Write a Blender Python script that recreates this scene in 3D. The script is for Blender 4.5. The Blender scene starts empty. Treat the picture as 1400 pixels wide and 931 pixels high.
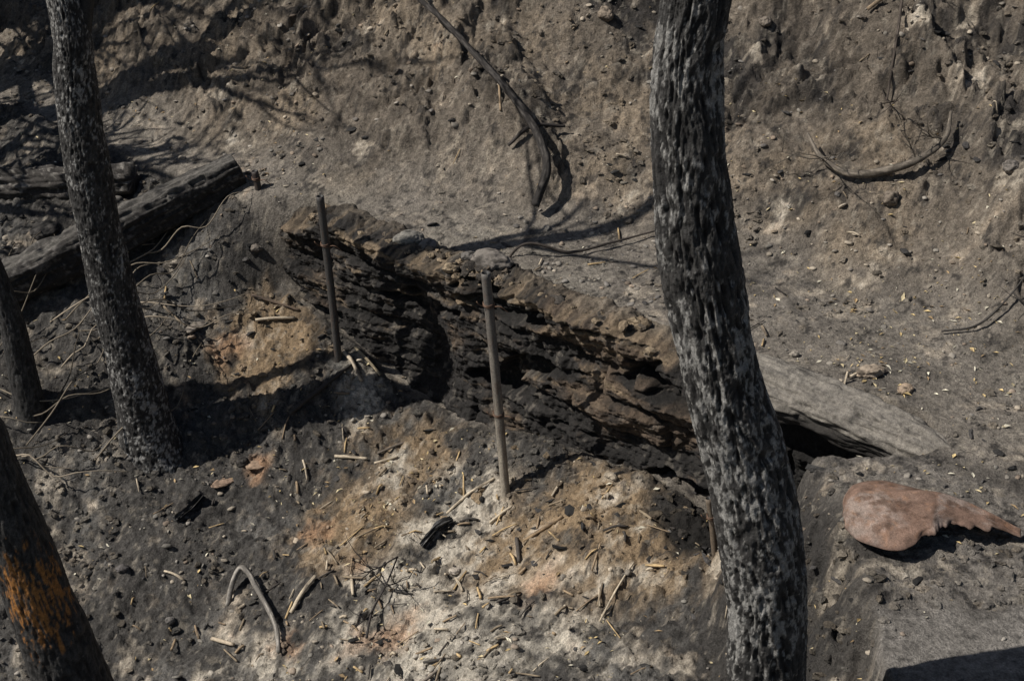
import bpy, math, numpy as np
from math import radians
rng=np.random.default_rng(7)
# ---------------------------------------------------------------- noise
def hsh(ix,iy,iz,seed):
    h=(ix*374761393+iy*668265263+iz*1103515245+seed*974634777)&0xffffffff
    h=((h^(h>>13))*1274126177)&0xffffffff
    h=h^(h>>16)
    return h/4294967295.0*2-1
def vn(x,y,z=None,seed=0):
    x=np.asarray(x,float); y=np.asarray(y,float)
    x0=np.floor(x).astype(np.int64); y0=np.floor(y).astype(np.int64)
    fx=x-x0; fy=y-y0
    fx=fx*fx*fx*(fx*(fx*6-15)+10); fy=fy*fy*fy*(fy*(fy*6-15)+10)
    if z is None:
        a=hsh(x0,y0,0,seed); b=hsh(x0+1,y0,0,seed); c=hsh(x0,y0+1,0,seed); d=hsh(x0+1,y0+1,0,seed)
        return (a*(1-fx)+b*fx)*(1-fy)+(c*(1-fx)+d*fx)*fy
    z=np.asarray(z,float); z0=np.floor(z).astype(np.int64); fz=z-z0; fz=fz*fz*(3-2*fz)
    r=0
    for k in (0,1):
        a=hsh(x0,y0,z0+k,seed); b=hsh(x0+1,y0,z0+k,seed); c=hsh(x0,y0+1,z0+k,seed); d=hsh(x0+1,y0+1,z0+k,seed)
        r=r+((a*(1-fx)+b*fx)*(1-fy)+(c*(1-fx)+d*fx)*fy)*(fz if k else 1-fz)
    return r
def fbm(x,y,f,o=4,seed=0,g=.5):
    r=0;a=1;t=0
    for i in range(o):
        c,s_=math.cos(i*.9+.4),math.sin(i*.9+.4)
        r=r+a*vn((x*c-y*s_)*f+17.3*i,(x*s_+y*c)*f-9.1*i,seed=seed+i*13); t+=a; a*=g; f*=2.03
    return r/t*1.5
def fbx(x,y,f,o=4,seed=0,g=.5):   # no rotation: keeps anisotropy
    r=0;a=1;t=0
    for i in range(o):
        r=r+a*vn(x*f+17.3*i,y*f-9.1*i,seed=seed+i*13); t+=a; a*=g; f*=2.03
    return r/t*1.5
def fbm3(x,y,z,f,o=3,seed=0,g=.5):
    r=0;a=1;t=0
    for i in range(o):
        r=r+a*vn(x*f+i*7.7,y*f-i*3.1,z*f+i*5.3,seed=seed+i*13); t+=a; a*=g; f*=2.03
    return r/t*1.5
def ss(a,b,v):
    t=np.clip((v-a)/(b-a),0,1); return t*t*(3-2*t)
def SN(x,y):
    X=x+.07; Y=y-5.86
    return .773*X-.634*Y, .634*X+.773*Y
def XY(s,n):
    return -.07+.773*s+.634*n, 5.86-.634*s+.773*n
# ---------------------------------------------------------------- terrain
def parts(x,y):
    s,n=SN(x,y)
    nt=np.interp(s,[-4,-1.6,-.9,0,1,3],[.12,.18,.5,.75,.85,1.0])+.08*fbm(x,y,1.6,2,5)
    return s,n,nt
def slabm(x,y):
    return ss(0,.025,x-1.11+.05*(3.5-y)+.025*fbm(x,y,9,4,960,.65))*ss(0,.06,3.56-y+.04*fbm(x,y,7,4,961,.65))
def HF(x,y,relief=True):
    x=np.asarray(x,float); y=np.asarray(y,float)
    s,n,nt=parts(x,y)
    d=n-nt
    hill=np.minimum(.76*.5*(d+np.sqrt(d*d+.05))-.02,14)
    base=np.interp(s,[-4,-2.3,-1.6,-1.3,-.6,0,1,1.5,3],[0,-.02,-.3,-.5,-.75,-.74,-.62,-.6,-.6])
    m=np.interp(s,[-3,0,1.2,3],[.42,.42,.28,.22])
    fr=base+m*np.maximum(np.minimum(n+.05,0),-20)
    P=ss(.62,1.18,x+.11*fbm(x,y,3,4,9,.6))
    fr=fr*(1-P)-.02*P
    nf=np.interp(s,[.9,1.3,1.78,1.94,2.15],[-.25,-.48,-.40,-.22,-.04])
    pit=ss(-.04,.10,n-nf+.04*fbm(x,y,6,3,4))*ss(.8,1.2,s)*(1-ss(1.95,2.2,s))
    fr=fr*(1-pit)+(-.72)*pit
    hm=ss(-.05,.45,d); fm=(1-ss(-.1,.0,n))*(1-ss(1.0,1.3,x+.05*fbm(x,y,4,2,8))*.7)
    w0=np.interp(s,[-1.7,-1.3,2.02,2.15],[-.5,.12,.12,-.2])
    w1=np.interp(s,[-1.7,-1.3,2.02,2.15],[.05,.17,.17,.05])
    w=np.clip((n-w0)/(w1-w0),0,1); w=w*w*(3-2*w)
    z=fr*(1-w)+hill*w
    if not relief: return z
    z=z+.008*fbm(x,y,6,3,20)+.02*fbm(x,y,1.5,2,21)
    big=fbm(x,y,1.1,3,30); t2=fbm(x+.2*fbm(x,y,3,2,33),y,2.6,4,31,.6); g=fbm(s*1.0+.2*n,n*.5,3.0,4,35,.55)
    t3=fbm(x+.1*fbm(x,y,7,2,34),y,6,4,32,.6)
    cl=np.abs(fbm(x,y,8,4,36,.6)); m2=ss(-.15,.45,fbm(x,y,1.3,3,38))
    z=z+hm*(.08*big+(.065*ss(-.02,.14,t2)+.03*t2+.022*ss(.0,.15,t3))*(.15+.85*m2)-.03*ss(.1,.5,g)+.055*cl*(.3+.7*m2))
    z=z+fm*(.05*fbm(x,y,1.9,3,40)+.035*np.abs(fbm(x,y,6,4,41,.6)))
    z=z+.05*fm*ss(.6,.8,x)*np.abs(fbm(x,y,7,4,43,.6))
    rough=.2+.8*np.maximum(hm*(.6+.4*m2),fm)
    z=z+rough*(.018*np.abs(fbm(x,y,17,3,50,.65))+.010*np.abs(fbm(x,y,42,2,51)))
    c=fbm(x,y,24,3,60,.6); cm=ss(-.1,.5,fbm(x,y,2.5,3,61))
    z=z+.016*ss(.2,.5,c)*cm*(.3+.7*np.maximum(hm,fm))
    sm=slabm(x,y); z=z*(1-sm)+(.004+.004*fbm(x,y,5,4,962,.6))*sm
    z=z-.05*ss(.9,1.0,x)*(1-ss(1.08,1.12,x+.05*(3.5-y)))*ss(3.6,3.4,y)*(.6+.6*fbm(x,y,12,3,964))
    return z
def lobes(x,y,L):
    r=0
    for (cx,cy,rad,a) in L: r=np.maximum(r,a*np.exp(-((x-cx)**2+(y-cy)**2)/(rad*rad)))
    return r
def mixc(c,new,m):
    return c*(1-m[:,None])+np.array(new)*m[:,None]
def tcol(x,y):
    s,n,nt=parts(x,y); d=n-nt
    N1=fbm(x,y,2.2,4,70,.6); N2=fbm(x,y,8,4,71,.65); N3=fbm(x,y,1.0,3,72); N4=fbm(x,y,4,5,73,.7)
    col=np.ones((len(x),3))*np.array([.215,.190,.160])      # path
    hm=ss(-.15,.4,d+.15*N1); 
    col=mixc(col,[.175,.146,.115],hm)
    col=mixc(col,[.275,.22,.16],hm*ss(.0,.6,N1)*(1-ss(.5,1.4,d+.3*N3)*.6))
    col=mixc(col,[.050,.045,.041],hm*ss(.0,.72,N4*.8+.35*N3+.24*ss(.7,2.0,d)))
    col=mixc(col,[.33,.30,.25],(1-hm)*(n>0)*ss(.1,.8,N1)*.5)
    col=mixc(col,[.08,.072,.064],(1-hm)*(n>0)*ss(.15,.75,N4)*.6)
    fm=1-ss(-.12,.0,n); P=ss(.8,1.25,x+.1*N1)*fm
    col=mixc(col,[.082,.076,.069],fm*(1-P))
    col=mixc(col,[.165,.156,.142],fm*(1-P)*ss(.0,.7,N1+.5*N4)*.75)
    col=mixc(col,[.20,.18,.157],P)
    col=mixc(col,[.06,.054,.049],P*ss(.1,.8,N4)*.5)
    col=mixc(col,[.05,.046,.042],fm*ss(.5,.85,x+.1*N2)*(1-ss(1.0,1.3,x+.15*N1)))
    tan=lobes(x,y,[(-.5,5.75,.3,1),(0,5.05,.42,1),(.45,4.75,.34,1.1),(-1.2,6.4,.3,1),(-.7,5.4,.38,1),(.3,5.1,.34,1),(.75,4.75,.2,1)])*fm
    ash=lobes(x,y,[(-.5,4.9,.5,1.0),(-.15,4.5,.48,1.15),(-.75,6.15,.16,1),(-.25,5.35,.38,.9),(-1.0,4.5,.4,.7),(.35,4.5,.3,.8),(-.55,5.7,.22,.8)])*fm
    ora=lobes(x,y,[(-.9,5.45,.13,1),(-.55,4.75,.16,1),(-1.45,6.36,.10,1),(-1.25,5.8,.08,.9),(-.95,4.85,.10,.8),(-.7,5.2,.10,.8),(0.1,4.75,.12,.8)])*fm
    col=mixc(col,[.30,.215,.13],ss(.15,.9,tan+.5*N2+.3*N4)*.9)
    col=mixc(col,[.52,.47,.39],ss(.3,1.1,ash+.65*N2+.5*N4)*.92)
    col=mixc(col,[.45,.27,.16],ss(.35,1.0,ora+.5*N2)*.65)
    k=fbm(x,y,20,4,80,.75)
    col=mixc(col,[.037,.034,.032],ss(.25,.65,k+.2*N1)*.8)
    k=fbm(x,y,30,3,81,.75)
    col=mixc(col,[.40,.35,.28],ss(.4,.8,k)*.45)
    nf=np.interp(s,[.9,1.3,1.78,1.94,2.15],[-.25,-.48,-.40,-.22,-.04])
    col=mixc(col,[.02,.018,.016],fm*ss(.0,.1,n-nf)*ss(.9,1.2,s)*(1-ss(2,2.2,s)))  # shade of the pit under the log, painted into the ground colour
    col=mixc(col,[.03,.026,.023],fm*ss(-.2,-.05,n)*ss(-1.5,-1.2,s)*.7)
    sm=slabm(x,y); c2=mixc(np.ones((len(x),3))*np.array([.24,.22,.196]),[.15,.137,.122],ss(-.1,.6,N4)); c2=mixc(c2,[.07,.064,.058],ss(.3,.7,k)*.5)
    col=col*(1-sm[:,None])+c2*sm[:,None]
    return np.clip(col*(1+.25*N2[:,None]),.01,.65)
# ---------------------------------------------------------------- mesh helpers
def mat(name,scale=60,var=.35,bump=.4,bdist=.004,rough=.95,metal=0,spec=.25,fine=220):
    m=bpy.data.materials.new(name); m.use_nodes=True; nt=m.node_tree; N=nt.nodes; L=nt.links
    b=N['Principled BSDF']; b.inputs['Roughness'].default_value=rough; b.inputs['Metallic'].default_value=metal
    b.inputs['Specular IOR Level'].default_value=spec
    at=N.new('ShaderNodeAttribute'); at.attribute_name='Col'
    tc=N.new('ShaderNodeTexCoord')
    n1=N.new('ShaderNodeTexNoise'); n1.inputs['Scale'].default_value=scale; n1.inputs['Detail'].default_value=6; n1.inputs['Roughness'].default_value=.7
    n2=N.new('ShaderNodeTexNoise'); n2.inputs['Scale'].default_value=fine; n2.inputs['Detail'].default_value=4; n2.inputs['Roughness'].default_value=.7
    L.new(tc.outputs['Object'],n1.inputs['Vector']); L.new(tc.outputs['Object'],n2.inputs['Vector'])
    mr=N.new('ShaderNodeMapRange'); mr.inputs[1].default_value=.3; mr.inputs[2].default_value=.7; mr.inputs[3].default_value=1-var; mr.inputs[4].default_value=1+var
    L.new(n1.outputs['Fac'],mr.inputs[0])
    mr2=N.new('ShaderNodeMapRange'); mr2.inputs[1].default_value=.3; mr2.inputs[2].default_value=.7; mr2.inputs[3].default_value=1-var*.9; mr2.inputs[4].default_value=1+var*.9
    L.new(n2.outputs['Fac'],mr2.inputs[0])
    mu=N.new('ShaderNodeMath'); mu.operation='MULTIPLY'; L.new(mr.outputs[0],mu.inputs[0]); L.new(mr2.outputs[0],mu.inputs[1])
    vm=N.new('ShaderNodeVectorMath'); vm.operation='SCALE'; L.new(at.outputs['Color'],vm.inputs[0]); L.new(mu.outputs[0],vm.inputs['Scale'])
    L.new(vm.outputs[0],b.inputs['Base Color'])
    ad=N.new('ShaderNodeMath'); ad.operation='MULTIPLY_ADD'; ad.inputs[1].default_value=.4; L.new(n2.outputs['Fac'],ad.inputs[0]); L.new(n1.outputs['Fac'],ad.inputs[2])
    bp=N.new('ShaderNodeBump'); bp.inputs['Strength'].default_value=bump; bp.inputs['Distance'].default_value=bdist
    L.new(ad.outputs[0],bp.inputs['Height']); L.new(bp.outputs[0],b.inputs['Normal'])
    return m
def mk(name,V,F4,C,m,smooth=True,F3=None,parent=None):
    V=np.asarray(V,np.float32); me=bpy.data.meshes.new(name)
    F4=np.asarray(F4,np.int32).reshape(-1,4) if F4 is not None and len(F4) else np.zeros((0,4),np.int32)
    F3=np.asarray(F3,np.int32).reshape(-1,3) if F3 is not None and len(F3) else np.zeros((0,3),np.int32)
    nl=F4.size+F3.size
    me.vertices.add(len(V)); me.vertices.foreach_set('co',V.ravel())
    me.loops.add(nl); me.loops.foreach_set('vertex_index',np.concatenate([F4.ravel(),F3.ravel()]))
    me.polygons.add(len(F4)+len(F3))
    me.polygons.foreach_set('loop_start',np.concatenate([np.arange(len(F4))*4,F4.size+np.arange(len(F3))*3]).astype(np.int32))
    me.update(calc_edges=True); me.validate()
    me.polygons.foreach_set('use_smooth',np.full(len(me.polygons),smooth))
    ca=me.color_attributes.new('Col','FLOAT_COLOR','POINT')
    C=np.asarray(C,float)
    if C.ndim==1: C=np.tile(C,(len(V),1))
    ca.data.foreach_set('color',np.concatenate([C,np.ones((len(V),1))],1).astype(np.float32).ravel())
    me.materials.append(m)
    o=bpy.data.objects.new(name,me); bpy.context.collection.objects.link(o)
    if parent: o.parent=parent
    return o
def empty(name):
    o=bpy.data.objects.new(name,None); bpy.context.collection.objects.link(o); return o
def gridF(nr,nc,wrap=False):
    i=np.arange(nr-1)[:,None]; c=nc if wrap else nc-1; j=np.arange(c)[None,:]
    a=i*nc+j; b=i*nc+(j+1)%nc
    return np.stack([a,b,b+nc,a+nc],-1).reshape(-1,4)
def spline(P,R,step):
    P=np.asarray(P,float); R=np.asarray(R,float)*np.ones(len(P))
    Q=np.vstack([2*P[0]-P[1],P,2*P[-1]-P[-2]]); out=[];ro=[]
    for i in range(len(P)-1):
        p0,p1,p2,p3=Q[i:i+4]; k=max(2,int(np.linalg.norm(p2-p1)/step)); t=np.linspace(0,1,k,endpoint=False)[:,None]
        out.append(.5*((2*p1)+(-p0+p2)*t+(2*p0-5*p1+4*p2-p3)*t*t+(-p0+3*p1-3*p2+p3)*t**3))
        ro.append(R[i]+(R[i+1]-R[i])*t[:,0])
    out.append(P[-1:]); ro.append(R[-1:])
    return np.vstack(out),np.concatenate(ro)
def tube(P,R,seg=12,step=.03,disp=None,col=None,sq=None,power=2,up=(0,0,1)):
    C,r=spline(P,R,step); n=len(C)
    T=np.gradient(C,axis=0); T/=np.linalg.norm(T,axis=1)[:,None]+1e-9
    if sq is not None:
        u=np.tile(np.array(up,float),(n,1))
    else:
        u0=np.array([1,0,0.]) if abs(T[0][0])<.9 else np.array([0,1.,0])
        u=np.tile(u0,(n,1))
        for i in range(n):
            a=u0-T[i]*np.dot(u0,T[i]); a/=np.linalg.norm(a)+1e-9; u[i]=a; u0=a
    u=u-T*np.sum(u*T,1)[:,None]; u/=np.linalg.norm(u,axis=1)[:,None]+1e-9
    w=np.cross(T,u)
    L=np.concatenate([[0],np.cumsum(np.linalg.norm(np.diff(C,axis=0),axis=1))])
    th=np.linspace(0,2*np.pi,seg,endpoint=False)
    TH,LL=np.meshgrid(th,L); RR=r[:,None]*np.ones_like(TH)
    ct,st=np.cos(TH),np.sin(TH)
    k=(np.abs(ct)**power+np.abs(st)**power)**(-1/power)
    if disp is not None: RR=RR+disp(TH,LL,RR)
    a,b=sq if sq is not None else (1,1)
    V=C[:,None,:]+(RR*k*ct*a)[...,None]*u[:,None,:]+(RR*k*st*b)[...,None]*w[:,None,:]
    V=V.reshape(-1,3); F4=gridF(n,seg,True)
    V=np.vstack([V,C[0]-T[0]*r[0]*.15,C[-1]+T[-1]*r[-1]*.15]); i0=n*seg; i1=i0+1
    j=np.arange(seg); jn=(j+1)%seg
    F3=np.vstack([np.stack([np.full(seg,i0),jn,j],1),np.stack([np.full(seg,i1),(n-1)*seg+j,(n-1)*seg+jn],1)])
    if col is None: CC=np.full((len(V),3),.05)
    elif callable(col):
        cc=col(TH.ravel(),LL.ravel(),RR.ravel()); CC=np.vstack([cc,cc[:1],cc[-1:]])
    else: CC=np.tile(np.array(col,float),(len(V),1))
    return V,F4,F3,CC
class Acc:
    def __init__(s): s.V=[];s.A=[];s.B=[];s.C=[];s.n=0
    def add(s,t):
        V,A,B,C=t; s.V.append(V);s.A.append(np.asarray(A)+s.n if len(A) else np.zeros((0,4),int))
        s.B.append(np.asarray(B)+s.n if len(B) else np.zeros((0,3),int));s.C.append(C);s.n+=len(V)
    def make(s,name,m,smooth=True,parent=None):
        return mk(name,np.vstack(s.V),np.vstack(s.A),np.vstack(s.C),m,smooth,np.vstack(s.B),parent)
def fixcol(c): return np.clip(c,.004,.8)
# ---------------------------------------------------------------- materials
M_soil=mat('burnt_soil',42,.48,1.0,.024,.97,fine=150)
M_wall=mat('charred_earth_and_timber',55,.5,.9,.012,.9,spec=.3,fine=190)
M_bark=mat('charred_bark',80,.5,.8,.007,.72,spec=.35,fine=260)
M_char=mat('charred_wood',50,.45,.8,.010,.85,spec=.3)
M_wood=mat('dry_stick',90,.3,.3,.003,.85)
M_rock=mat('rock_surface',60,.3,.5,.004,.9)
M_leaf=mat('dry_leaf',60,.25,.1,.002,.8)
M_pipe=mat('weathered_pipe',120,.35,.25,.002,.6,.0,spec=.4)
M_rust=mat('rusted_steel',22,.45,.35,.004,.75,.0)
# ---------------------------------------------------------------- ground
def axis(a,b,st,lo,hi):
    c=np.arange(a,b,st); l=[];x=a;d=st
    while x>lo: d*=1.22; x-=d; l.append(x)
    r=[];x=c[-1];d=st
    while x<hi: d*=1.22; x+=d; r.append(x)
    return np.concatenate([l[::-1],c,r])
xs=axis(-3.7,3.0,.0090,-80,80); ys=axis(3.0,9.9,.0095,-40,90)
X,Y=np.meshgrid(xs,ys); xf,yf=X.ravel(),Y.ravel(); zf=HF(xf,yf)
mk('ground',np.stack([xf,yf,zf],1),gridF(len(ys),len(xs)),tcol(xf,yf),M_soil)
# ---------------------------------------------------------------- charred retaining wall
nS,nV=900,270
sv=np.linspace(-1.42,2.12,nS); vv=np.linspace(0,1,nV)
S,Vv=np.meshgrid(sv,vv); s=S.ravel(); v=Vv.ravel()
q=np.clip(v/.84,0,1); cap=np.clip((v-.84)/.16,0,1)
ztop=.02+.04*fbm(s,s*0,2.5,5,101,.65)-.10*ss(-1.1,-1.42,s)
ztop=ztop-.10*ss(.85,1.15,s)
z=-1.05+(ztop+1.05)*q
zz=z+.045*fbx(s,z*.3,1.3,3,102)+.012*fbx(s,z,7,3,121)+.06*s
row=zz/.155; ri=np.floor(row).astype(np.int64); fr_=row-ri
groove=np.exp(-(np.abs(fr_-.5)/.43)**5)
seg_=s*1.15+ri*.37; ro=hsh(ri,np.floor(seg_).astype(np.int64),0,103); gap=1-ss(.0,.025,np.abs(seg_-np.round(seg_)))
sub=zz/.045; si=np.floor(sub).astype(np.int64); sro=hsh(si,np.floor(s*2.7+si*.61).astype(np.int64),0,123)*np.exp(-(np.abs(sub-si-.5)/.44)**4)
era=ss(-.2,.35,fbm(s,z,2.1,3,109))
n=-.04-(.028*groove+.030*ro*groove-.02*gap)*(1-.55*era)-.009*sro
n+=-.045*fbm(s,z*1.3,2.4,4,104,.55)-.016*fbx(s*.30,z*2.4,11,4,105,.6)-.012*np.abs(fbx(s*.45,z*1.8,30,3,106,.6))-.026*era*np.abs(fbm(s,z,11,3,118,.6))
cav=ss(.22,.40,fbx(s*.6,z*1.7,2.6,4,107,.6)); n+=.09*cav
hol=np.exp(-((s+.55)/.22)**4)*ss(-.10,-.22,z); n+=.07*hol
n+=.06*ss(1,.82,q)-.05*ss(.45,.2,q)
n+=.12*ss(1.15,1.4,s)
n=np.clip(n,-.15,.11)
nc=n*(1-cap)+.25*cap
crest=.05*np.abs(fbm(s,cap*.3,5,5,108,.65))*np.sin(np.pi*np.clip(cap,0,1))**.5*(1-ss(.7,1.0,s))
zc=z+(.02*np.sin(np.pi*cap)+crest)*(cap>0)
zc=np.where(cap>0,zc*(1-ss(.5,1,cap))+(-.06)*ss(.5,1,cap),zc)
x,y=XY(s,nc)
xn=fbm3(x,y,zc,24,3,110,.6); xm=fbm3(x,y,zc,60,2,115,.6)
x=x-.634*(.008*xn+.004*xm); y=y-.773*(.008*xn+.004*xm)
C=np.tile(np.array([.021,.019,.0175]),(len(s),1))
N1=fbm(s,z*2,4,4,111,.6); N2=fbx(s*.5,z*2.2,11,4,112,.65); N5=fbx(s*.5,z*1.6,26,3,113,.7)
C=mixc(C,[.043,.039,.036],ss(.0,.6,N2+.3*ro)*.8)
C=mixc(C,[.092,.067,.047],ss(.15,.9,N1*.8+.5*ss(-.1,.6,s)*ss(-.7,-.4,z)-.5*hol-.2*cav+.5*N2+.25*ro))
C=mixc(C,[.22,.165,.108],ss(.4,.95,N2*.9+.7*ss(-.10,.0,z)*(1-ss(.2,.6,s)*.6)+.2*N1+.2*ro)*.8)
C=mixc(C,[.16,.132,.10],ss(.1,.5,cap)*(.5+.5*ss(-.3,.4,N2)))
C=mixc(C,[.011,.010,.009],(1-ss(.1,.6,groove))*(cap<=0)*.85)
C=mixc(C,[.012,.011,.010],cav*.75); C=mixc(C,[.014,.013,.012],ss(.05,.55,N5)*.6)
C=mixc(C,[.17,.15,.125],ss(.45,.8,fbm(s,z,22,3,114,.7))*.4)
C=mixc(C,[.012,.011,.010],ss(1.1,1.3,s)*(cap<=0))  # recessed face behind the pit blackened in its colour as shade
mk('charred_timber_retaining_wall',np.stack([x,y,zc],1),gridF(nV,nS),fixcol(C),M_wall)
def plank_disp(seed,a=.006):
    return lambda T,L,R: a*fbm(T*1.5,L*.5,5,3,seed)+a*.8*np.abs(vn(T*7,L*3,seed=seed+3))-a*1.6*ss(.3,.6,vn(T*2.2,L*9,seed=seed+5))+a*1.5*fbm(T*.6,L,9,3,seed+7)
def char_col(seed,base=(.028,.025,.023),lt=(.12,.11,.10),th=.25):
    def f(T,L,R):
        k=fbm(T*1.2,L*4,5,4,seed,.65); k2=fbm(np.cos(T)*2,L*20+np.sin(T)*2,3,3,seed+9)
        c=np.tile(np.array(base),(len(T),1)); c=mixc(c,lt,ss(th,th+.5,k*.7+k2*.5)); return fixcol(c)
    return f
# ---------------------------------------------------------------- logs
def pt(x,y,dz): return (x,y,float(HF(np.array([x]),np.array([y]))[0])+dz)
def ptm(x,y,dz): return (x,y,float(HF(np.array([x]),np.array([y]),False)[0])+dz)
P=[]
for s_,n_,z_ in [(1.08,.04,-.04),(1.25,.04,-.038),(1.5,.04,-.037),(1.8,.03,-.042),(2.1,.02,-.06),(2.3,-.015,-.10)]:
    xx,yy=XY(s_,n_); P.append((xx,yy,z_))
V=tube(P,[.085,.108,.105,.10,.085,.03],110,.005,lambda T,L,R: plank_disp(401,.006)(T,L,R)+.010*fbm(T*.7,L,5,3,410),
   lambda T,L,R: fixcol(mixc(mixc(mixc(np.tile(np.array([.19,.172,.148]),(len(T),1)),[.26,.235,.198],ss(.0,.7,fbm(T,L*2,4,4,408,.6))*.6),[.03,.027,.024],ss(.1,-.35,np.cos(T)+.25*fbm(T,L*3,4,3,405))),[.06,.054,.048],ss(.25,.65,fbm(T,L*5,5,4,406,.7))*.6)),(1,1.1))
a=Acc(); a.add(V); a.make('charred_log',M_char)
a=Acc(); a.add(tube([(-2.05,7.2,-.01),(-2.5,7.34,-.09),(-3.3,7.52,-.17),(-4.2,7.7,-.2)],[.07,.085,.09,.085],64,.008,plank_disp(411,.01),char_col(412,(.045,.04,.036),(.2,.185,.165),.15),(1,1.0)))
a.make('charred_log',M_char)
a=Acc(); a.add(tube([(-1.44,7.05,.10),(-1.8,6.89,-.04),(-2.2,6.68,-.18),(-2.62,6.46,-.32),(-3.2,6.15,-.50)],[.085,.10,.105,.10,.1],90,.006,plank_disp(421,.008),
   lambda T,L,R: fixcol(mixc(char_col(422,(.030,.027,.025),(.12,.11,.10),.15)(T,L,R),[.17,.158,.14],ss(.6,.95,np.cos(T)+.3*fbm(T,L*3,4,3,425))*.5)),(.95,.85),5))
a.make('charred_beam',M_char)
# ---------------------------------------------------------------- trees
def bark(amp,fu,fv,seed,th,lt,base=(.022,.021,.020)):
    def ridge(T,L,R0=.1):
        u=np.cos(T)*R0; w=np.sin(T)*R0
        wob=.012*vn(T*2,L*7,seed=seed+50)
        return 1-np.abs(fbm3(u*fu+wob*fu,w*fu,L*fv,1,4,seed,.6))*2
    def d(T,L,R):
        u=np.cos(T)*R; w=np.sin(T)*R
        lump=fbm3(u,w,L*.6,6,2,seed+4)
        crack=ss(.55,.75,vn(T*7,L*16,seed=seed+8))
        return amp*(ridge(T,L)*.9)+.009*lump-amp*.8*crack
    def c(T,L,R):
        u=np.cos(T)*.1; w=np.sin(T)*.1
        k=fbm3(u*fu*1.5,w*fu*1.5,L*fv*2.4,1,4,seed+20,.7)
        k2=fbm3(u*fu*.6,w*fu*.6,L*fv*.5,1,3,seed+25,.6)
        big=fbm3(u,w,L,4,2,seed+30)
        cc=np.tile(np.array(base),(len(T),1)); r=ridge(T,L)
        cc=mixc(cc,[.009,.008,.008],ss(.3,-.6,r)*.85)
        cc=mixc(cc,[.07,.066,.062],ss(.3,.9,r+.3*k)*.6)
        return fixcol(mixc(cc,lt,ss(th,th+.2,k*.85+.35*k2+.3*big+.12*r)*.9))
    return d,c
def grow(acc,p,d,L,r,depth,seed,leafpts=None,col=(.03,.028,.026),bend=.35,rmin=.003):
    rg=np.random.default_rng(seed); n=5; P=[np.array(p)]; D=np.array(d,float); D/=np.linalg.norm(D); R=[r]
    for i in range(n):
        D=D+rg.normal(0,bend*.35,3); D[2]+=.05; D/=np.linalg.norm(D); P.append(P[-1]+D*L/n); R.append(r*(1-.75*(i+1)/n))
    acc.add(tube(P,R,max(5,min(14,int(r*220))),max(.03,L/14),None,col))
    if depth>0:
        k=rg.integers(3,6)
        for j in range(k):
            t=rg.uniform(.25,1); i=min(int(t*n),n-1); q=P[i]+(P[i+1]-P[i])*(t*n-i)
            ax=rg.normal(0,1,3); dd=(P[i+1]-P[i])/np.linalg.norm(P[i+1]-P[i])+ax*.6
            grow(acc,q,dd,L*rg.uniform(.45,.75),max(rmin,R[i]*.6),depth-1,seed*7+j+1,leafpts,col,bend,rmin)
    elif leafpts is not None: leafpts.extend([P[-1],P[-2],P[2]])
def leafmass(pts,n,size,spread,seed):
    rg=np.random.default_rng(seed); pts=np.array(pts); c=pts[rg.integers(0,len(pts),n)]+rg.normal(0,spread,(n,3))
    a=rg.normal(0,1,(n,3)); a/=np.linalg.norm(a,axis=1)[:,None]; b=np.cross(a,rg.normal(0,1,(n,3))); b/=np.linalg.norm(b,axis=1)[:,None]
    sz=size*rg.uniform(.6,1.4,(n,1)); V=np.stack([c-a*sz,c-b*sz*.4,c+a*sz,c+b*sz*.4],1).reshape(-1,3)
    return V,np.arange(n*4).reshape(-1,4)
def tree(trunkP,trunkR,seg,step,bk,crown,seed,leaves=0,rmin=.003):
    d,c=bk; e=empty('burnt_tree')
    a=Acc(); a.add(tube(trunkP,trunkR,seg,step,d,c)); a.make('trunk',M_bark,parent=e)
    b=Acc(); lp=[]
    for i,(p,dr,L,r,dep) in enumerate(crown): grow(b,p,dr,L,r,dep,seed+i*31,lp,rmin=rmin)
    if crown: b.make('limbs',M_bark,parent=e)
    if leaves and lp:
        V,F=leafmass(lp,leaves,.04,.06,seed); mk('added_shadow_leaves',V,F,np.array([.09,.06,.035]),M_leaf,False,parent=e)  # leaves added on the out-of-view trees for their blotchy shadows
    return e
def sc_(P,k): return [(p[0]*k,p[1]*k,2.83+(p[2]-2.83)*k) for p in P]
RT=[(1.03,3.26,-1.35),(.90,3.3,-.82),(.80,3.3,-.38),(.767,3.3,-.087),(.736,3.3,.273),(.684,3.3,.529),(.617,3.3,.77),(.553,3.3,.998),(.502,3.3,1.214),(.46,3.3,1.419),(.425,3.3,1.707),(.417,3.3,1.834),(.428,3.3,1.973),(.44,3.3,2.2)]
RT=sc_(RT,.93)+[(.38,3.1,2.9),(.45,3.1,3.7),(.42,3.2,4.6)]
RR=[.15,.13,.112,.105,.103,.104,.098,.093,.089,.086,.081,.078,.076,.076,.07,.055,.03]
tree(RT,RR,200,.005,bark(.0085,52,14,500,.22,(.25,.242,.226)),[((.40,3.1,3.0),(.6,.3,.8),1.6,.035,3),((.44,3.1,3.6),(-.5,.4,.9),1.4,.03,3),((.42,3.2,4.5),(.1,.2,1),1.3,.025,3)],11)
LT=[(-1.68,5.92,-1.15),(-1.75,5.92,-.93),(-1.79,5.92,-.70),(-1.81,5.92,-.46),(-1.845,5.92,-.07),(-1.87,5.92,.30),(-1.88,5.92,.65),(-1.875,5.92,.98),(-1.86,5.92,1.15),(-1.90,5.93,1.5),(-1.98,5.95,2.2),(-2.0,6.0,3.0),(-2.1,6.1,3.8)]
LR=[.19,.15,.122,.113,.104,.098,.093,.09,.082,.055,.034,.022,.010]
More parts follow.
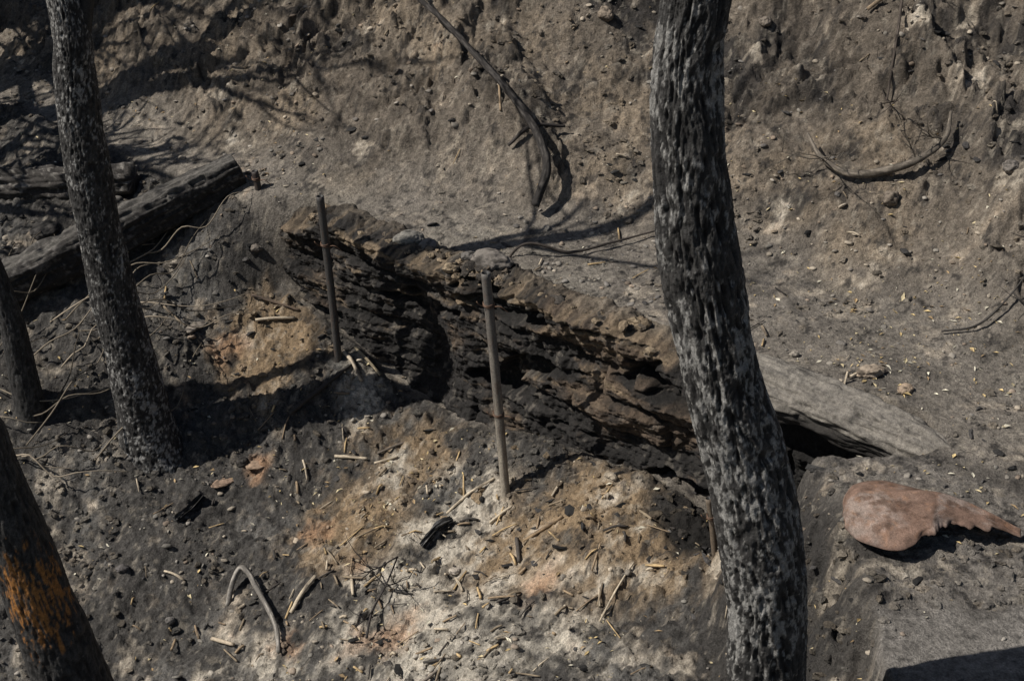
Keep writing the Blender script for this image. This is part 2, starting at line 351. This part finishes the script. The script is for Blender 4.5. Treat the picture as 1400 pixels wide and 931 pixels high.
tree(LT,LR,150,.0065,bark(.006,60,24,520,.26,(.28,.272,.256)),[((-1.86,5.92,1.02),(.22,.05,1),1.4,.040,3),((-1.92,5.95,1.8),(.6,.3,.8),1.5,.024,3),((-1.98,5.95,2.2),(.2,-.5,.9),1.4,.022,3),((-2.0,6,2.9),(.5,.5,.7),1.4,.018,3),((-2.08,6.1,3.6),(0,.1,1),1.1,.015,3)],23)
_bd,_bc=bark(.005,60,18,540,.55,(.10,.095,.09))
bl_th=-1.2
def blcol(T,L,R):
    cc=_bc(T,L,R)
    k=ss(.15,.08,np.abs(L-1.66)+.14*fbm(T*1.5,L*4,5,4,541,.65))*ss(.5,.62,np.cos(T-bl_th)+.45*fbm(T*2,L*6,3,4,542,.6))
    cc=mixc(cc,[.34,.15,.04],k*ss(-.4,.0,fbm(T*2.0,L*2,7,4,543,.65)))
    return fixcol(cc)
BL=[(-1.36,3.8,-1.75),(-1.46,3.8,-1.2),(-1.51,3.8,-.66)]+sc_([(-1.93,4.75,-1.2),(-1.99,4.75,-.85),(-2.03,4.75,-.55),(-2.08,4.75,-.27),(-2.13,4.75,0)],.8)+[(-1.95,3.8,1.1),(-2.25,3.75,1.6),(-2.45,3.7,2.0)]
tree(BL,[.18,.15,.125,.112,.102,.096,.09,.085,.06,.04,.02],130,.007,(_bd,blcol),[((-2.0,3.8,1.3),(-.5,-.3,.9),.8,.025,2)],37)
SL=[(-2.33,5.98,-.95),(-2.35,5.98,-.76),(-2.36,5.98,-.49),(-2.37,5.98,-.21),(-2.41,5.98,.02),(-2.47,5.98,.27),(-2.6,6,.9),(-2.7,6,1.6)]
tree(SL,[.085,.07,.062,.058,.055,.05,.03,.015],64,.01,bark(.004,60,18,560,.5,(.1,.1,.1)),[((-2.6,6,.9),(-.5,0,.8),.9,.02,2)],41)
for i,(bx,by,hh,lean,r0,lv) in enumerate([(-4.0,7.9,6.4,.08,.12,0),(-4.5,8.6,7.6,.10,.15,250),(-4.0,9.4,6.0,.0,.11,300),(-6.0,8.0,8.5,.1,.16,300),(-4.4,7.2,3.6,-.02,.09,250),(-4.3,10.6,5.6,.1,.13,300),(-5.0,9.0,7.0,.1,.13,250)]):
    z0=float(HF(np.array([bx]),np.array([by]))[0]); P=[(bx+lean*t*hh*.4+.12*math.sin(5*t+i),by+.12*math.cos(5*t+i),z0-.2+t*hh) for t in np.linspace(0,1,9)]
    cr=[]
    for k in range(9):
        t=.28+.70*k/9; j=min(int(t*8),7); q=P[j]; an=k*2.4+i; cr.append((q,(math.cos(an),math.sin(an),1.1),1.6-.6*t,.055*(1.15-t)+.016,2))
    tree(P,list(np.linspace(r0,.04,9)),32,.06,bark(.006,45,16,580+i,.4,(.12,.12,.11)),cr,101+i*17,leaves=lv,rmin=.011)
# ---------------------------------------------------------------- metal posts
def post(p0,p1,r,c1,c2,ties,seed):
    e=empty('metal_post'); p0=np.array(p0);p1=np.array(p1)
    def col(T,L,R):
        k=ss(.0,1,L/1.05+.25*fbm(T*.5,L*3,3,3,seed)); c=np.tile(np.array(c1),(len(T),1))*(1-k[:,None])+np.array(c2)*k[:,None]
        return fixcol(mixc(c,[.10,.06,.04],ss(.3,.7,fbm(T,L*8,3,3,seed+1))*.5))
    d=(p1-p0)/np.linalg.norm(p1-p0)
    V,F4,F3,CC=tube([p0-d*.1,p0+(p1-p0)*.5+np.array([.003,0,0]),p1],r,24,.02,lambda T,L,R:.0006*vn(T*3,L*40,seed=seed),col)
    seg=24; nring=(len(V)-2)//seg; F3=F3[:seg]
    top=V[(nring-1)*seg:nring*seg]; c=top.mean(0); inn=c+(top-c)*.8; low=inn-d*.12; n0=len(V)
    V=np.vstack([V,inn,low]); CC=np.vstack([CC,np.full((2*seg,3),.02)])
    j=np.arange(seg);jn=(j+1)%seg; o=(nring-1)*seg
    F4=np.vstack([F4,np.stack([o+j,o+jn,n0+jn,n0+j],1),np.stack([n0+j,n0+jn,n0+seg+jn,n0+seg+j],1)])
    mk('pipe',V,F4,CC,M_pipe,True,F3,e)
    w=Acc()
    for t in ties:
        q=p0+(p1-p0)*t
        for k in range(3):
            an=np.linspace(0,2*np.pi,14); P=[q+np.array([math.cos(a)*(r+.003),math.sin(a)*(r+.003),.006*k+.003*math.sin(a*2+k)]) for a in an]
            w.add(tube(P,.0022,6,.01,None,(.12,.07,.045)))
        w.add(tube([q+np.array([r,-.01,0]),q+np.array([r+.03,-.03,.01]),q+np.array([r+.06,-.02,-.02])],.002,6,.01,None,(.14,.08,.05)))
        w.add(tube([q+np.array([-r,-.01,0]),q+np.array([-r-.02,-.02,.015]),q+np.array([-r-.03,-.02,.03])],.002,6,.01,None,(.14,.08,.05)))
    w.make('wire_tie',M_pipe,parent=e)
post((-.87,6.27,-.71),(-.91,6.27,.27),.019,(.06,.056,.052),(.05,.047,.044),[.74],1)
post((-.03,5.38,-.81),(-.11,5.38,.29),.0205,(.34,.30,.24),(.11,.10,.09),[.37,.86],2)
post((.80,4.63,-.52),(.77,4.63,-.33),.013,(.14,.11,.08),(.10,.07,.05),[.5],3)
xx,yy,zz_=pt(-1.33,6.95,0)
post((xx,yy,zz_-.02),(xx-.01,yy,zz_+.10),.018,(.05,.04,.035),(.04,.03,.03),[.6],4)
# ---------------------------------------------------------------- branches
def brn(name,pts,R,col,seed,dz=.02,kids=0,seg=14,macro=False):
    a=Acc(); P=[(ptm if macro else pt)(p[0],p[1],(p[2] if len(p)>2 else dz)) for p in pts]
    a.add(tube(P,R,seg,.012,lambda T,L,RR:.15*RR*fbm(T,L*6,3,2,seed)*1.0,lambda T,L,RR: fixcol(mixc(np.tile(np.array(col),(len(T),1)),[c*2.2 for c in col],ss(0,.6,fbm(T,L*6,4,3,seed+2))))))
    rg=np.random.default_rng(seed)
    for k in range(kids):
        i=rg.integers(1,len(P)); q=np.array(P[i])
        dd=rg.normal(0,1,3); dd[2]=abs(dd[2])*.3+.1
        grow(a,q,dd,rg.uniform(.1,.28),.004,1,seed+k,None,col)
    return a.make(name,M_wood)
a=Acc(); a.add(tube(sc_([(-.72,7.75,1.10),(-.56,7.62,.92),(-.36,7.40,.80),(-.19,7.22,.67),(-.035,7.05,.55),(.085,6.88,.44),(.15,6.76,.35),(.172,6.66,.25),(.115,6.56,.10)],.995),[.012,.012,.014,.016,.018,.020,.022,.023,.020],18,.012,lambda T,L,R:.12*R*fbm(T,L*6,3,2,5),lambda T,L,R: fixcol(mixc(np.tile(np.array([.025,.022,.020]),(len(T),1)),[.075,.067,.06],ss(0,.6,fbm(T,L*6,4,3,7))))))
a.make('fallen_branch',M_wood)
brn('fallen_branch',[(-.02,6.84,.05),(.1,6.88,.04),(.27,6.91,.04)],[.008,.011,.007],(.035,.03,.027),2)
brn('exposed_root',[(1.40,6.42,.10),(1.45,6.28,.10),(1.55,6.17,.09),(1.68,6.12,.09),(1.84,6.11,.10),(1.97,6.15,.10),(2.02,6.27,.08)],[.008,.013,.017,.020,.017,.013,.007],(.10,.085,.068),3,kids=6,macro=True)
brn('exposed_root',[(1.98,7.2,.02),(1.92,7.0,.08),(1.86,6.75,.06),(1.78,6.5,.04)],[.007,.008,.007,.005],(.05,.04,.033),4,kids=3)
brn('exposed_root',[(1.75,6.95,.05),(1.95,6.98,.06),(2.15,7.0,.05),(2.35,7.1,.03)],[.009,.012,.01,.006],(.2,.15,.10),5,kids=3)
brn('fallen_twig',[(-.21,6.14,.02),(0,6.17,.02),(.28,6.18,.02),(.49,6.25,.03),(.70,6.30,.03)],[.004,.006,.007,.006,.004],(.04,.033,.028),6)
brn('bent_branch',[(-1.29,5.13,0),(-1.27,5.2,.05),(-1.235,5.235,.075),(-1.19,5.2,.07),(-1.15,5.13,.05),(-1.08,5.02,.03),(-1.03,4.9,.03),(-1.01,4.80,.02)],[.012,.013,.013,.013,.012,.012,.011,.009],(.15,.137,.12),7)
brn('charred_twig',[(-.62,4.75,.01),(-.6,4.85,.05),(-.55,4.95,.06),(-.5,5.05,.10)],[.005,.005,.004,.003],(.03,.026,.024),8,kids=4)
brn('charred_twig',[(1.80,5.28,.015),(1.95,5.28,.03),(2.1,5.36,.05),(2.25,5.5,.07)],[.004,.005,.004,.003],(.04,.036,.032),9,kids=2)
tg=Acc()
rg=np.random.default_rng(5)
for k in range(34):
    x0,y0=rg.uniform(-2.8,-1.9),rg.uniform(5.7,6.9); an=rg.uniform(-.9,.6); L=rg.uniform(.2,.8); n=6; P=[]
    for i in range(n):
        t=i/(n-1); P.append(pt(x0+L*t*math.cos(an+.8*t),y0+L*t*math.sin(an+.8*t),.02+rg.uniform(.1,.3)*math.sin(math.pi*t)*L*1.1))
    c=np.array((.24,.2,.15))*rg.uniform(.2,1.5); tg.add(tube(P,[.004,.004,.0035,.003,.0025,.0015],6,.03,None,c))
tg.make('dead_twig_tangle',M_wood)
# ---------------------------------------------------------------- scattered debris
def ico(sub):
    import bmesh
    bm=bmesh.new(); bmesh.ops.create_icosphere(bm,subdivisions=sub,radius=1); V=np.array([v.co[:] for v in bm.verts]); F=np.array([[v.index for v in f.verts] for f in bm.faces]); bm.free(); return V,F
I2=ico(2); I1=ico(1); I4=ico(5)
def region(n,seed,bias=None):
    rg=np.random.default_rng(seed); N=n*6; x=rg.uniform(-3.6,2.9,N); y=rg.uniform(3.1,9.4,N)
    s,nn=SN(x,y); w=np.where((nn>-.06)&(nn<.02)&(s>-1.4)&(s<2),0,1.0)*np.clip(1.4-(y-3)/9,.3,1.2)
    w=w*(.06+1.1*ss(-.1,.7,fbm(x,y,2.0,4,seed+500,.7)))*(1-.85*slabm(x,y))
    if bias is not None: w=w*bias(x,y)
    k=rg.uniform(0,1,N)<w; return x[k][:n],y[k][:n],rg
def chunks(name,n,seed,base,smin,smax,pal,m,flat=.6,angular=.35,bias=None,pw=3.0,sink=.3,smooth=False,elong=1.0,local=0):
    x,y,rg=region(n,seed,bias); n=len(x); V0,F0=base; z=HF(x,y)
    sz=smin+(smax-smin)*rg.uniform(0,1,n)**pw
    sc=np.stack([rg.uniform(.7,1.3,n)*elong,rg.uniform(.6,1.1,n),rg.uniform(.5,1.0,n)*flat],1)*sz[:,None]
    nvar=24; var=[]
    for i in range(nvar):
        dv=V0*(1+angular*fbm3(V0[:,0]+i*9,V0[:,1],V0[:,2],1.3,2,seed+i))[:,None]; var.append(dv)
    var=np.array(var)[rg.integers(0,nvar,n)]
    var=var*sc[:,None,:]
    ax=rg.uniform(0,2*np.pi,n); tl=rg.normal(0,.35,n); c,s_=np.cos(tl)[:,None],np.sin(tl)[:,None]
    X,Y,Z=var[...,0],var[...,1],var[...,2]; Y,Z=Y*c-Z*s_,Y*s_+Z*c; c,s_=np.cos(ax)[:,None],np.sin(ax)[:,None]; X,Y=X*c-Y*s_,X*s_+Y*c
    Z=Z+z[:,None]+(sc[:,2]*(1-sink*2))[:,None]*.6; X=X+x[:,None]; Y=Y+y[:,None]
    V=np.stack([X,Y,Z],-1).reshape(-1,3); F=(F0[None]+(np.arange(n)*len(V0))[:,None,None]).reshape(-1,3)
    pal=np.array(pal); C=pal[rg.integers(0,len(pal),n)]*rg.uniform(.6,1.3,(n,1))
    if local: C=C*(1-local)+tcol(x,y)*1.15*local
    C=np.repeat(C,len(V0),0)
    return mk(name,V,None,fixcol(C),m,smooth,F)
def b_front(x,y): s,n=SN(x,y); return np.where(n<-.05,1.0,.4)+.3*(n>.9)
chunks('soil_clods',16000,1,I2,.002,.022,[(.17,.14,.10),(.10,.088,.075),(.23,.18,.12),(.15,.14,.12)],M_soil,.7,.55,b_front,4.0,local=.7)
chunks('pebbles',6500,2,I2,.002,.020,[(.31,.28,.24),(.2,.185,.16),(.15,.14,.13),(.42,.36,.28),(.25,.19,.14)],M_rock,.6,.35,lambda x,y:np.where(SN(x,y)[1]>.05,1.2,.5),4.0,smooth=True,local=.3)
chunks('charcoal_debris',2600,3,I1,.002,.022,[(.02,.019,.018),(.035,.033,.031),(.06,.056,.053)],M_char,.55,.8,b_front,4.5,elong=1.6)
chunks('fallen_soil_rubble',1200,4,I2,.006,.034,[(.28,.21,.135),(.17,.135,.095),(.35,.27,.18),(.08,.07,.06)],M_soil,.8,.6,lambda x,y:((SN(x,y)[1]<-.12)&(SN(x,y)[1]>-.6)&(SN(x,y)[0]>.1)&(SN(x,y)[0]<1.3))*1.0,3.0)
rg=np.random.default_rng(9); n=520; V0,F0=I2; AV=[];AF=[];AC=[]
for i in range(n):
    s_=rg.uniform(-1.25,.95); n_=rg.normal(.03,.04); sz=.005+.030*rg.uniform()**3; xx,yy=XY(s_,n_)
    zt=.025+rg.uniform(-.02,.02)-.06*(1 if s_>.8 else 0)
    dv=V0*(1+.6*fbm3(V0[:,0]+i,V0[:,1],V0[:,2],1.3,2,i))[:,None]*np.array([rg.uniform(.7,1.3),rg.uniform(.7,1.2),rg.uniform(.5,.9)])*sz
    AV.append(dv+np.array([xx,yy,zt])); AF.append(F0+i*len(V0)); AC.append(np.tile(np.array([(.26,.20,.135),(.16,.13,.10),(.32,.25,.17),(.08,.07,.06)][rg.integers(0,4)])*rg.uniform(.7,1.2),(len(V0),1)))
mk('crest_soil_clods',np.vstack(AV),None,np.vstack(AC),M_soil,False,np.vstack(AF))
def b_leaf(x,y): return np.clip(.15+1.5*lobes(x,y,[(.4,4.65,.35,1),(.1,4.4,.3,.8),(-.7,6.1,.3,.5),(1.4,5.4,.7,.6),(-.5,5.2,.6,.6),(-2,8,.8,.3)]),0,1)
x,y,rg=region(4600,31,b_leaf); n=len(x); z=HF(x,y)+.004
L=.004+.015*rg.uniform(0,1,n)**1.6; W=L*rg.uniform(.2,.5,n); an=rg.uniform(0,6.28,n); tz=rg.normal(0,.25,n); cz=rg.uniform(0,.4,n)
D=np.stack([np.cos(an),np.sin(an),tz],1); Wd=np.stack([-np.sin(an),np.cos(an),rg.normal(0,.3,n)],1); c=np.stack([x,y,z],1); up=np.array([0,0,1.])
V=np.stack([c-D*L[:,None],c-Wd*W[:,None]+up*(cz*L)[:,None],c+D*L[:,None],c+Wd*W[:,None]+up*(cz*L)[:,None]],1).reshape(-1,3)
pal=np.array([(.62,.52,.32),(.58,.44,.22),(.66,.61,.48),(.38,.27,.15)]); C=np.repeat(pal[rg.integers(0,4,n)]*rg.uniform(.6,1.1,(n,1)),4,0)
mk('leaf_litter',V,np.arange(n*4).reshape(-1,4),C,M_leaf,False)
def sticks(name,lst,m):
    a=Acc()
    for (x0,y0,x1,y1,r,c,sd) in lst:
        p0=pt(x0,y0,r*.8+.006);p1=pt(x1,y1,r*.8+.006); mid=pt((x0+x1)/2,(y0+y1)/2,r*.8+.006); mz=max(mid[2],(p0[2]+p1[2])/2); mid=(mid[0],mid[1],mz)
        a.add(tube([p0,mid,p1],[r,r*1.05,r*.9],9,.015,lambda T,L,R:.12*R*vn(T,L*30,seed=sd)+.12*R*(np.abs((L*11)%1-.5)<.06),lambda T,L,R:fixcol(mixc(np.tile(np.array(c),(len(T),1)),[.05,.04,.035],ss(.1,.7,fbm(T,L*5,4,2,sd))*.8))))
    a.make(name,m)
pale=(.5,.42,.31)
key=[(-1.09,5.99,-.79,6.25,.011,(.05,.045,.04),1),(-1.32,6.51,-1.12,6.54,.008,pale,2),(-.98,5.0,-.88,5.13,.009,pale,3),(-.65,5.81,-.44,5.87,.006,(.12,.1,.08),4),(-1.34,4.98,-1.23,4.92,.009,(.46,.38,.28),5),(-.86,5.83,-.70,5.80,.008,pale,6),
 (-.1,5.25,.0,5.3,.007,pale,7),(.02,5.1,.03,4.95,.009,(.08,.07,.06),8),(.05,5.07,.22,5.08,.008,(.28,.2,.12),9),(-.72,5.13,-.7,5.0,.007,pale,10),(-.3,5.4,-.08,5.45,.006,pale,11),(-1.2,4.72,-1.28,4.62,.009,(.4,.33,.24),12),(.35,4.5,.5,4.72,.004,pale,13),(-.45,4.35,-.3,4.42,.007,(.2,.17,.14),14),(-1.35,6.62,-1.1,6.58,.007,(.15,.11,.08),15),(-.55,4.3,-.35,4.38,.010,(.1,.09,.08),16),(-1.78,6.5,-1.5,6.3,.006,(.25,.2,.14),17),(-.85,6.3,-.75,6.18,.010,(.48,.4,.3),18),(-.8,6.33,-.66,6.22,.007,(.4,.33,.22),19)]
rg=np.random.default_rng(77)
for k in range(380):
    if k<300: x0,y0=rg.normal(-.4,.65),rg.normal(5.0,.55)
    else: x0,y0=rg.uniform(-3,2.6),rg.uniform(3.6,8.8)
    s_,n_=SN(x0,y0)
    if -.25<n_<.1 or x0>.9 and y0<4.6: continue
    an=rg.uniform(0,3.14); L=rg.uniform(.02,.14)*rg.uniform(.4,1); c=[pale,(.5,.36,.19),(.24,.19,.13),(.05,.045,.04),(.3,.22,.14)][rg.integers(0,5)]
    key.append((x0,y0,x0+L*math.cos(an),y0+L*math.sin(an),rg.uniform(.0018,.006),c,100+k))
sticks('dead_sticks',key,M_wood)
for (x0,y0,x1,y1,r,sd) in [(-.40,5.20,-.27,5.31,.024,1),(-1.58,5.5,-1.48,5.66,.018,2)]:
    a=Acc(); a.add(tube([pt(x0,y0,r*.6),pt((x0+x1)/2,(y0+y1)/2,r),pt(x1,y1,r*.6)],[r*.8,r,r*.6],36,.005,plank_disp(700+sd,.008),char_col(710+sd,(.03,.029,.028),(.15,.145,.14),.05),(1,.8),4)); a.make('charcoal_chunk',M_char,False)
def rock(x,y,dims,c,sd,dz=0,rot=0,name='rock'):
    V0,F0=I4; r=1+.22*fbm3(V0[:,0],V0[:,1],V0[:,2],1.2,3,sd)+.05*fbm3(V0[:,0],V0[:,1],V0[:,2],5,3,sd+3)
    V=V0*r[:,None]*np.array(dims)/2; cr,sr=math.cos(rot),math.sin(rot); V=np.stack([V[:,0]*cr-V[:,1]*sr,V[:,0]*sr+V[:,1]*cr,V[:,2]],1)
    p=pt(x,y,dims[2]*.25) if abs(dz)<.03 else (x,y,dims[2]*.25+dz); k=fbm3(V0[:,0],V0[:,1],V0[:,2],2.2,4,sd+7)
    mk(name,V+np.array(p),None,fixcol(mixc(np.tile(np.array(c),(len(V),1)),[v*.4 for v in c],ss(0,.6,k))),M_rock,True,F0)
for i,(x,y,d,c,dz,ro) in enumerate([(-.50,6.27,(.14,.10,.07),(.18,.17,.15),.031,.2),(-.40,6.22,(.09,.08,.05),(.15,.14,.13),.031,1),(-.10,6.0,(.19,.12,.10),(.18,.16,.14),.032,-.3),(-.2,6.08,(.08,.07,.05),(.12,.11,.1),.032,.5),
 (1.44,4.99,(.11,.08,.05),(.31,.25,.19),.0,.3),(1.55,4.86,(.07,.06,.03),(.33,.25,.18),0,.8),(1.17,5.17,(.04,.035,.03),(.27,.24,.2),0,0),(.55,5.55,(.07,.05,.03),(.15,.14,.12),0,0),(-1.33,6.75,(.06,.05,.04),(.15,.13,.11),.0,0),
 (-2.49,6.98,(.16,.12,.10),(.06,.055,.05),.02,.4),(-2.2,7.1,(.25,.2,.12),(.13,.12,.11),.02,.6),(-1.62,6.42,(.12,.07,.025),(.22,.19,.16),0,.9),(-1.25,5.83,(.11,.09,.02),(.28,.20,.14),.005,.2),(-1.40,5.74,(.12,.07,.018),(.30,.21,.15),.005,.7),
 (-1.31,5.83,(.06,.05,.05),(.05,.045,.04),.01,0),(1.72,6.02,(.08,.07,.08),(.17,.14,.11),.0,0),(-1.55,5.1,(.05,.04,.03),(.13,.12,.11),0,0),(-1.8,5.3,(.06,.05,.03),(.11,.10,.095),0,0),(-.25,5.02,(.05,.04,.025),(.4,.35,.29),0,.4),(.9,6.9,(.09,.07,.06),(.2,.17,.13),0,0),(1.3,7.2,(.08,.06,.05),(.19,.16,.13),0,1),(.5,7.5,(.10,.08,.07),(.21,.17,.13),0,2),(2.2,5.9,(.09,.07,.06),(.18,.16,.14),0,1)]):
    rock(x,y,d,c,800+i*5,dz,ro)
# ---------------------------------------------------------------- rusted sheet
na,nb=130,90; A,B=np.meshgrid(np.linspace(0,1,na),np.linspace(0,1,nb)); a_=A.ravel(); b_=B.ravel()
def sp(v,X,Y):
    P,_=spline(np.column_stack([X,Y,np.zeros(len(X))]),1,.004); return np.interp(v,P[:,0],P[:,1])
back=np.stack([sp(a_,[0,.04,.1,.2,.4,.65,1],[1.14,1.145,1.165,1.21,1.33,1.50,1.70]),sp(a_,[0,.04,.1,.2,.4,.65,1],[4.04,4.08,4.12,4.16,4.15,4.06,3.91])],1)
front=np.stack([sp(a_,[0,.04,.1,.2,.36,.5,.65,1],[1.13,1.12,1.122,1.15,1.25,1.36,1.44,1.695]),sp(a_,[0,.04,.1,.2,.36,.5,.65,1],[4.01,3.95,3.89,3.81,3.745,3.79,3.86,3.87])],1)
xy=back*(1-b_)[:,None]+front*b_[:,None]
jag=.016*vn(a_*24,a_*0,seed=950)+.010*vn(a_*60,a_*0,seed=951); xy[:,1]+=jag*ss(.88,1,b_)*ss(.38,.46,a_)
hgt=sp(a_,[0,.1,.25,.4,.6,.8,1],[.012,.055,.095,.105,.09,.055,.012])
rid=np.exp(-((b_-.42)/.10)**2)*.018*ss(.25,.5,a_)
zz=hgt*np.sin(np.pi*np.clip(b_*.74+.10,0,1))**.75+rid+.022*ss(.4,.55,a_)*(1-ss(.85,1,a_))*b_-.012*ss(.85,1,b_)*(1-ss(.3,.5,a_))+.004*fbm(a_*1.5,b_,3,3,952)
zb=float(np.median(HF(xy[:,0],xy[:,1])))
C=np.tile(np.array([.175,.112,.083]),(len(a_),1)); k=fbm(a_*2,b_,3,5,953,.65)
C=mixc(C,[.255,.205,.175],ss(-.2,.5,k)*.8); C=mixc(C,[.085,.050,.034],ss(.0,.6,fbm(a_*2,b_,6,5,954,.7))*.8); C=mixc(C,[.24,.13,.075],ss(.3,.7,fbm(a_*2,b_,9,4,955,.7))*.4)
C=mixc(C,[.07,.045,.035],ss(.95,1,b_)*.7)
o=mk('rusted_metal_sheet',np.stack([xy[:,0],xy[:,1],zb+zz],1),gridF(nb,na),fixcol(C),M_rust)
sm=o.modifiers.new('thickness','SOLIDIFY'); sm.thickness=.003; sm.offset=0
# ---------------------------------------------------------------- light, camera
sc=bpy.context.scene
w=bpy.data.worlds.new('World'); sc.world=w; w.use_nodes=True; nt=w.node_tree; bg=nt.nodes['Background']
sky=nt.nodes.new('ShaderNodeTexSky'); sky.sky_type='NISHITA'; sky.sun_disc=False; sky.sun_elevation=radians(47); sky.sun_rotation=radians(260)
nt.links.new(sky.outputs[0],bg.inputs[0]); bg.inputs[1].default_value=.05
l=bpy.data.lights.new('sun','SUN'); l.energy=5.0; l.angle=radians(.5); l.color=(1,.955,.89)
lo=bpy.data.objects.new('sun',l); lo.rotation_euler=(0,-radians(43),radians(10)); lo.location=(-5,0,8); bpy.context.collection.objects.link(lo)
cd=bpy.data.cameras.new('camera'); cd.lens=50; cd.clip_end=500; co=bpy.data.objects.new('camera',cd); co.location=(0,0,2.83); co.rotation_euler=(radians(62),0,0)
bpy.context.collection.objects.link(co); sc.camera=co
sc.view_settings.view_transform='Standard'; sc.view_settings.look='None'; sc.view_settings.exposure=0
